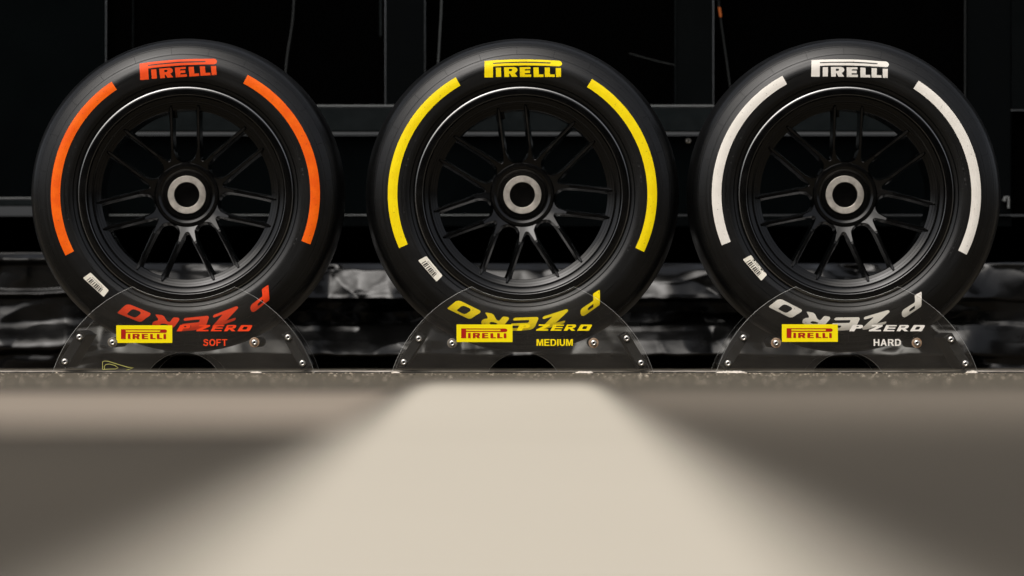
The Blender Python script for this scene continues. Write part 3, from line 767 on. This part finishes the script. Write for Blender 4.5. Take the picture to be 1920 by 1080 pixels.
cord([(834, -400), (831, -200), (828.5, 0), (825, 60), (821, 130), (812, 260)], .0022, M['cordmat'], YB + .045, 'pale grey cord hanging behind the top left of the yellow striped wheel')
M['corddark'] = principled('dark cord', (.022, .024, .024), .6, .2)
cord([(556, -400), (554, -100), (551, 20), (546, 60), (539, 100), (535, 140), (530, 230)], .0022, M['corddark'], YB + .045, 'dark cord hanging behind the top right of the orange striped wheel')
cord([(1338, -200), (1343, -60), (1348, 12), (1353, 50), (1362, 110), (1369, 165), (1380, 240)], .0018, M['corddark'], YB + .045, 'thin cord with an orange tag hanging left of the white striped wheel')
cord([(1180, 100), (1200, 106), (1222, 112), (1245, 118), (1266, 122)], .0010, M['corddark'], YB + .045, 'thin slack wire running to the post beside the yellow striped wheel')
bm = bmesh.new(); a = P(1348.5, 13, YB + .040); b_ = P(1351.5, 32, YB + .040)
box(bm, (-.0028, -.001, -.012), (.0028, .001, .012)); bevel_all(bm, .0004, 1)
o = link('cord_tag', from_bm('cord_tag', bm), None, (a + b_) / 2, mats=[M['cordorange']]); o.rotation_euler.y = R(-9)
tag(o, 'small orange tag on the thin cord above the white striped wheel', 'tag')

# ---------------------------------------------------------------- black tarpaulin, slumped in two rolls
def smooth(a, b, x):
    t = max(0, min(1, (x - a) / (b - a))); return t * t * (3 - 2 * t)
def tarp():
    nx, nz = 760, 220; verts = []; faces = []
    x0, x1 = -260, 2180
    # (row, depth offset) : slopes facing up are near-horizontal shelves, undercuts lie in shade
    prof = [(492.5, .300), (494.5, .203), (505, .190), (535, .160), (553, .140), (560, .135), (563, .150), (567, .205), (585, .215), (606, .208), (612, .155), (622, .145), (640, .122), (655, .107), (664, .098), (668, .105), (672, .15), (682, .165), (690, .14), (696, .12)]
    def dep(row):
        for (a, ya), (b, yb) in zip(prof, prof[1:]):
            if row <= b: return ya + (yb - ya) * max(0, row - a) / (b - a)
        return prof[-1][1]
    for j in range(nz + 1):
        for i in range(nx + 1):
            px = x0 + (x1 - x0) * i / nx; u = px / 100.0; left = smooth(230, 120, px)
            row0 = 492.5 - 20 * left; row = row0 + (695.5 - row0) * j / nz
            # long soft warps shift the rolls up and down
            sh = 5 * noise.noise((u * .45, 3.1, .5)) + 2 * noise.noise((u * 1.4, row * .012, 7.5))
            right = smooth(1790, 1880, px)
            r2 = row + sh * (1 - .5 * left) * smooth(row0, row0 + 20, row) + left * (20 * (1 - smooth(500, 580, row)) - 6 * smooth(580, 600, row))
            d = dep(min(695, max(492.5, r2)))
            flat_ = max(left * .55, right * .8)
            d = d * (1 - right * .9) + .175 * right * .9
            dl = .175 - .022 * smooth(474, 486, row) + .022 * smooth(486, 500, row) - .018 * smooth(541, 550, row + sh) + .02 * smooth(551, 560, row + sh) - .045 * smooth(598, 650, row + 2 * sh) + .04 * smooth(652, 668, row + 2 * sh)
            d = d * (1 - left) + dl * left
            wq = noise.noise((u * .9, row * .008, 21.0)); q = Vector((u * .75 + row * .007 + .5 * wq, row * .014 - u * .12 + .4 * wq, 0))
            wr = .030 * noise.noise((u * .7, row * .009, 5.0)) + .0035 * noise.noise((u * 2.6, row * .03, 9.0))
            for a_, fq, am, sd in ((18, .45, .060, 1.0), (-38, .62, .050, 2.0), (64, .8, .034, 3.0), (-14, 1.1, .018, 4.0), (42, 1.5, .008, 5.0)):
                ca, sa = math.cos(R(a_)), math.sin(R(a_)); v_ = row * .01
                t = (u * ca + v_ * sa) * fq + .55 * noise.noise((u * .8, v_ * .8, sd * 7.7)) + sd * .37
                tri = abs((t % 1.0) - .5) * 2
                mk = max(0.0, min(1.0, .25 + 2.2 * noise.noise((u * .55 + sd * 3.1, v_ * .9, sd * 5.3))))
                wr += am * (tri - .5) * mk
            wr *= (1 - .6 * left) * (1 - .62 * right)
            amp = smooth(row0 + 1, row0 + 16, row) * (1.0 - .75 * smooth(672, 694, row))
            Y = YB - .12 + d + wr * amp * .8
            Y = max(Y, .42)
            zz = row + 2.0 * noise.noise((u * 3.1, row * .04, 2)) * amp
            p = P(px, min(zz, 697), Y)
            p.z = max(p.z, .0015)
            verts.append(p)
    for j in range(nz):
        for i in range(nx):
            a = j * (nx + 1) + i; faces.append((a, a + 1, a + nx + 2, a + nx + 1))
    me = bpy.data.meshes.new('black_tarpaulin'); me.from_pydata([v - Vector((0, YB, 0)) for v in verts], [], faces)
    o = link('black_tarpaulin', me, None, (0, YB, 0), mats=[M['tarp']], smooth=True)
    tag(o, 'glossy black tarpaulin slumped in wrinkled folds along the ground behind the wheels', 'tarpaulin')
M['tarp'] = principled('black vinyl', g(.002), .36, .40)
rough_noise(M['tarp'], 7, .15, .28, bump=.35, bscale=60, bdist=.001)
tarp()

# ---------------------------------------------------------------- dark building added unseen behind the camera, for rubber and rims to reflect
def add_dark_building():
    root = empty('unseen_dark_building', (0, -30, 0)); tag(root, 'long dark grey building added out of view to darken reflections in the rubber and rims', 'building')
    mt = tint(principled('dark cladding', (.03, .031, .032), .7, .3), (.025, .026, .027), (.036, .037, .038), 1)
    gl = principled('dark window glass', (.01, .012, .014), .12, .5)
    bm = bmesh.new(); box(bm, (-45, -10, 0), (45, 0, 11)); link('wall', from_bm('wall', bm), root, mats=[mt])
    bm = bmesh.new(); box(bm, (-45.4, -10.4, 11), (45.4, .5, 11.4)); link('roof', from_bm('roof', bm), root, mats=[mt])
    bm = bmesh.new(); box(bm, (-1.6, .002, -1.0), (1.6, .06, 1.0)); wm = from_bm('window', bm)
    wm.materials.append(gl)
    for j in range(3):
        for i in range(18): link('window', wm, root, (-42.5 + 5 * i, 0, 2.2 + 3.4 * j))
add_dark_building()
